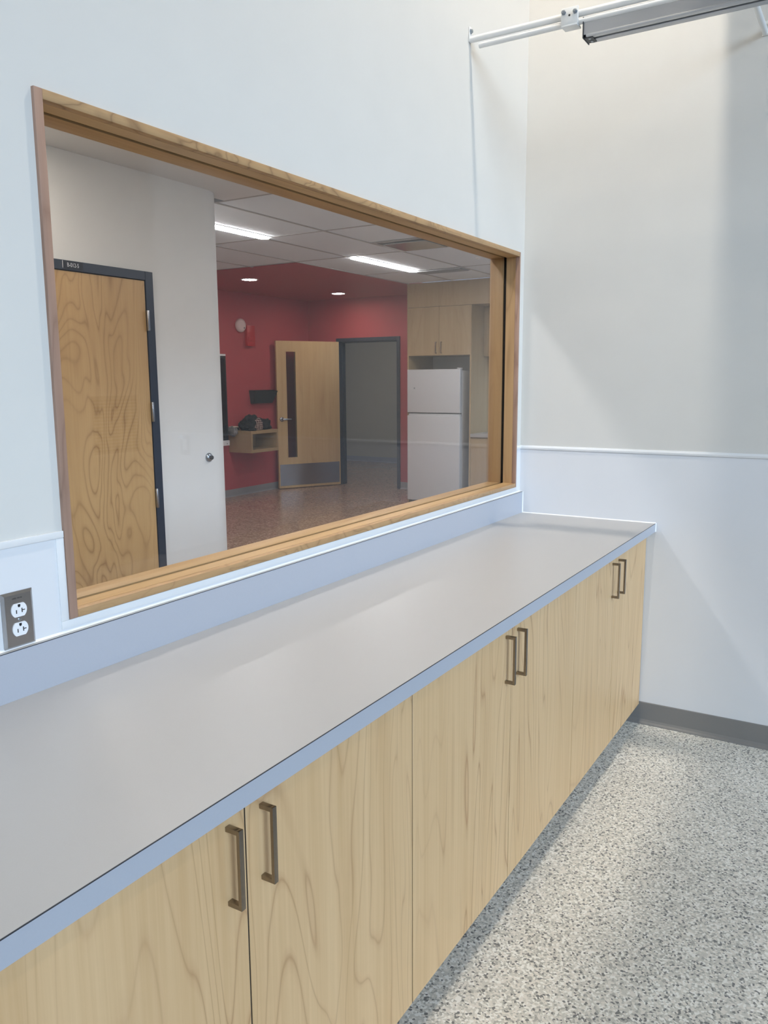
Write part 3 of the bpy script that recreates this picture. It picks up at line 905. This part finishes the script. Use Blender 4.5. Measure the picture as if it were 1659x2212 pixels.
# ------------------------------------------------------------------ kitchen units
YK0, YK1 = 2.830, 3.718
kt = thing('tall_cabinet', (XK + 0.3, (YK0 + YK1) / 2, 0), 'tall maple surround with two cupboard doors over the refrigerator', 'cabinet')
box('side_panel', 'maple_far', (XK, 6.095, YK1 - 0.020, YK1, 0.0, 2.45), kt)
box('side_panel', 'maple_far', (XK, 6.095, YK0, YK0 + 0.020, 0.0, 2.45), kt)
box('shelf', 'maple_far', (XK + 0.02, 6.095, YK0 + 0.020, YK1 - 0.020, 1.862, 1.880), kt)
box('back_panel', 'wall_beige', (6.080, 6.095, YK0 + 0.020, YK1 - 0.020, 0.0, 1.862), kt)
ysm = 3.268
for (p, q, s) in ((ysm, YK1 - 0.012, 1), (YK0 + 0.001, ysm, -1)):
    dd = box('door', 'maple_far', (XK - 0.004, XK + 0.016, p + 0.0015, q - 0.0015, 1.862, 2.448), kt, bev=0.0008, seg=1)
    hy = ysm + s * 0.037
    hmb = MB()
    hmb.box(XK - 0.034, XK - 0.027, hy - 0.005, hy + 0.005, 1.885, 2.025, bev=0.0008)
    hmb.box(XK - 0.028, XK - 0.004, hy - 0.005, hy + 0.005, 2.017, 2.025).box(XK - 0.028, XK - 0.004, hy - 0.005, hy + 0.005, 1.885, 1.893)
    hmb.build('handle', 'nickel', dd, smooth=True)
bk = thing('bulkhead_panel', (XK + 0.3, 2.2, 2.452), 'maple veneer bulkhead above the kitchen cupboards', 'bulkhead')
box('face_board', 'maple_far', (XK, XK + 0.020, 0.7, YK1, 2.452, CEIL_B - 0.001), bk)
box('underside', 'maple_far', (XK + 0.020, 6.095, 0.7, YK1, 2.452, 2.470), bk)

rf = thing('refrigerator', (5.73, 3.32, 0), 'white top-freezer refrigerator in the maple surround', 'refrigerator')
RFX = 5.375
ry0, ry1 = 2.952, 3.690
box('body', 'fridge_white', (RFX + 0.068, 6.03, ry0 + 0.003, ry1 - 0.003, 0.035, 1.680), rf, bev=0.006)
box('freezer_door', 'fridge_white', (RFX, RFX + 0.060, ry0, ry1, 1.158, 1.692), rf, bev=0.008, seg=3)
fd = MB().box(RFX, RFX + 0.060, ry0, ry1, 0.045, 1.122, bev=0.008, seg=3).box(RFX + 0.012, RFX + 0.058, ry0 + 0.004, ry1 - 0.016, 1.116, 1.146, bev=0.004)
fd.build('fridge_door', 'fridge_white', rf, smooth=True)
box('door_gasket', 'fridge_grey', (RFX + 0.060, RFX + 0.068, ry0 + 0.006, ry1 - 0.006, 0.05, 1.685), rf)
box('hinge_cover', 'fridge_white', (RFX + 0.02, RFX + 0.10, ry0 + 0.01, ry0 + 0.05, 1.692, 1.706), rf, bev=0.003)
box('kick_grille', 'fridge_grey', (RFX + 0.075, RFX + 0.10, ry0 + 0.02, ry1 - 0.02, 0.0, 0.036), rf)
MB().lathe([(0.011, 0), (0.010, 0.001), (0, 0.001)], (RFX - 0.0003, ry1 - 0.105, 1.462), (-1, 0, 0), 20).build('badge', 'louvre_grey', rf, smooth=True)

kb = thing('kitchen_base_cabinet', (XK + 0.3, 1.8, 0), 'maple kitchen base cabinet right of the refrigerator', 'cabinet')
box('body', 'maple_far', (XK + 0.030, 6.095, 0.75, YK0 - 0.001, 0.09, 0.866), kb)
box('toe_kick', 'base_grey', (XK + 0.09, 6.09, 0.75, YK0 - 0.001, 0.0, 0.09), kb)
for k in range(4):
    ya = YK0 - 0.002 - k * 0.515
    box('door', 'maple_far', (XK + 0.008, XK + 0.028, ya - 0.512, ya, 0.09, 0.855), kb, bev=0.0008, seg=1)
kw = thing('kitchen_worktop', (XK + 0.3, 1.8, 0.868), 'pale grey kitchen worktop beyond the refrigerator', 'worktop')
box('slab', 'laminate_top', (XK - 0.012, 6.097, 0.74, YK0 - 0.001, 0.868, 0.908), kw, bev=0.002)
box('upstand', 'laminate_top', (6.08, 6.097, 0.74, YK0 - 0.001, 0.908, 1.0), kw)
ku = thing('wall_cupboard', (5.95, 1.8, 1.86), 'maple wall cupboard set back beside the refrigerator surround', 'cabinet')
box('body', 'maple_far', (5.80, 6.097, 0.75, YK0 - 0.002, 1.850, 2.450), ku)
for k in range(4):
    ya = YK0 - 0.003 - k * 0.515
    box('door', 'maple_far', (5.779, 5.799, ya - 0.512, ya, 1.848, 2.449), ku, bev=0.0008, seg=1)

# ------------------------------------------------------------------ things on the red wall
sx0, sx1, sy0, sz0, sz1 = 4.672, 5.238, 5.672, 0.612, 0.906
fs = thing('box_shelf', (sx0, YR, sz0), 'wall-hung maple box shelf with an open compartment', 'shelf')
tt = 0.042
box('top', 'maple_far', (sx0, sx1, sy0, YR - 0.001, sz1 - tt, sz1), fs, bev=0.001, seg=1)
box('bottom', 'maple_far', (sx0, sx1, sy0, YR - 0.001, sz0, sz0 + tt), fs, bev=0.001, seg=1)
box('side', 'maple_far', (sx0, sx0 + 0.028, sy0, YR - 0.001, sz0 + tt, sz1 - tt), fs)
box('side', 'maple_far', (sx1 - 0.028, sx1, sy0, YR - 0.001, sz0 + tt, sz1 - tt), fs)
box('back', 'maple_far', (sx0 + 0.028, sx1 - 0.028, YR - 0.016, YR - 0.001, sz0 + tt, sz1 - tt), fs)

# file pocket
fp = thing('file_pocket', (5.38, YR, 1.26), 'black wall file pocket above the box shelf', 'file holder')
bmk = MB()
bm0 = bmk.bm
A = [(5.14, YR - 0.002, 1.252), (5.56, YR - 0.002, 1.252), (5.63, YR - 0.002, 1.437), (5.115, YR - 0.002, 1.437)]
bmk.prism(A, (0, -0.004, 0))
F = [(5.145, YR - 0.055, 1.254), (5.555, YR - 0.055, 1.254), (5.622, YR - 0.105, 1.425), (5.118, YR - 0.105, 1.425)]
bmk.prism(F, (0, 0.004, 0))
bmk.prism([A[0], F[0], F[3], A[3]], (0.004, 0, 0))
bmk.prism([A[1], F[1], F[2], A[2]], (-0.004, 0, 0))
bmk.prism([A[0], A[1], F[1], F[0]], (0, 0, 0.004))
bmk.build('pocket', 'black_plastic', fp)

# alarms
al = thing('smoke_alarm', (4.968, YR, 2.308), 'round off-white alarm sounder on the red wall', 'alarm')
MB().lathe([(0.088, 0), (0.092, 0.012), (0.090, 0.030), (0.080, 0.044), (0.062, 0.050), (0.060, 0.045), (0.0, 0.047)], (4.968, YR, 2.308), (0, -1, 0), 36).build('body', 'alarm_white', al, smooth=True)
MB().lathe([(0.012, 0), (0.010, 0.004), (0, 0.004)], (5.01, YR - 0.047, 2.275), (0, -1, 0), 12).build('indicator', 'fridge_grey', al, smooth=True)
ab = thing('fire_alarm_box', (5.13, YR, 2.03), 'red rectangular fire alarm box beside the round sounder', 'alarm')
box('body', 'alarm_red', (5.062, 5.225, YR - 0.052, YR - 0.0005, 2.035, 2.318), ab, bev=0.006)
box('lens', 'alarm_red', (5.075, 5.185, YR - 0.062, YR - 0.052, 2.10, 2.16), ab, bev=0.004)

# wall display behind the partition edge
tv = thing('wall_display', (3.6, YR, 0.75), 'large black wall display with white frame, mostly hidden by the partition', 'display')
box('housing', 'black_plastic', (2.62, 4.572, YR - 0.090, YR - 0.001, 0.785, 1.890), tv, bev=0.004)
box('screen', 'screen_black', (2.66, 4.545, YR - 0.092, YR - 0.090, 0.83, 1.86), tv)
box('top_trim', 'plastic_white', (2.62, 4.570, YR - 0.092, YR - 0.001, 1.891, 1.916), tv, bev=0.003)
tray = box('bottom_tray', 'plastic_white', (2.62, 4.575, YR - 0.105, YR - 0.001, 0.716, 0.784), tv, bev=0.003)
box('port', 'slot_dark', (4.518, 4.530, YR - 0.1056, YR - 0.105, 0.735, 0.748), tray)

# jacket heap with plaid lining, tray with paper, grey bag on the shelf
random.seed(4)
def heap(name, mat, parent, centre, radii, seed, amp=0.18, sub=4, floor=None, power=1.0, label=None):
    from mathutils import noise
    tmp = bmesh.new()
    bmesh.ops.create_icosphere(tmp, subdivisions=sub, radius=1.0)
    for v in tmp.verts:
        n = v.co.normalized()
        q = Vector((n.x * 1.5 + seed, n.y * 1.5, n.z * 1.5))
        f = 1 + amp * noise.noise(q * 1.2) + amp * 0.55 * abs(noise.noise(q * 3.1)) + amp * 0.25 * noise.noise(q * 6.5)
        p = Vector((n.x * radii[0], n.y * radii[1], n.z * radii[2])) * f
        v.co = Vector(centre) + p
        if floor is not None and v.co.z < floor:
            v.co.z = floor + 0.0005
    mb = MB(); mb._join(tmp)
    return mb.build(name, mat, parent, smooth=True, label=label)
jk = thing('jacket', (4.98, 5.86, sz1), 'crumpled black jacket with plaid lining lying on the box shelf', 'jacket')
heap('body', 'jacket_black', jk, (4.890, 5.86, sz1 + 0.080), (0.165, 0.095, 0.095), 1.3, 0.45, floor=sz1)
heap('sleeve', 'jacket_black', jk, (5.105, 5.82, sz1 + 0.055), (0.125, 0.085, 0.082), 5.1, 0.4, floor=sz1)
heap('sleeve', 'jacket_black', jk, (4.785, 5.815, sz1 + 0.055), (0.080, 0.060, 0.050), 9.4, 0.45, floor=sz1)
heap('sleeve', 'jacket_black', jk, (4.755, 5.725, sz1 + 0.012), (0.070, 0.040, 0.026), 4.4, 0.3, floor=sz1)
heap('collar', 'jacket_black', jk, (4.925, 5.87, sz1 + 0.155), (0.090, 0.065, 0.050), 7.7, 0.5)
heap('lining', 'plaid', jk, (4.930, 5.765, sz1 + 0.070), (0.075, 0.045, 0.085), 2.2, 0.3, floor=sz1, label='brown and white plaid lining')
bo = thing('notebook', (4.72, 5.99, sz1), 'dark flat case with a pale notebook on top, behind the jacket', 'notebook')
box('case', 'jacket_black', (4.665, 4.785, 5.965, 6.05, sz1, sz1 + 0.040), bo, bev=0.008)
box('pages', 'paper', (4.655, 4.79, 5.965, 6.05, sz1 + 0.0405, sz1 + 0.054), bo, bev=0.003)
bg = thing('plastic_bag', (4.60, 5.80, sz0), 'small crumpled grey plastic bag hanging at the shelf end', 'bag')
heap('bag_body', 'bag_grey', bg, (4.626, 5.95, sz1 - 0.010), (0.036, 0.075, 0.060), 3.3, 0.4)

# corridor lamp
cl = thing('corridor_light', (8.2, 6.3, 2.74), 'dim ceiling lamp in the corridor beyond the door', 'light')
box('housing', 'powder_white', (7.9, 8.5, 6.0, 6.6, 2.715, 2.742), cl, bev=0.004)
box('diffuser', 'corridor_lens', (8.0, 8.4, 6.1, 6.5, 2.710, 2.7149), cl)
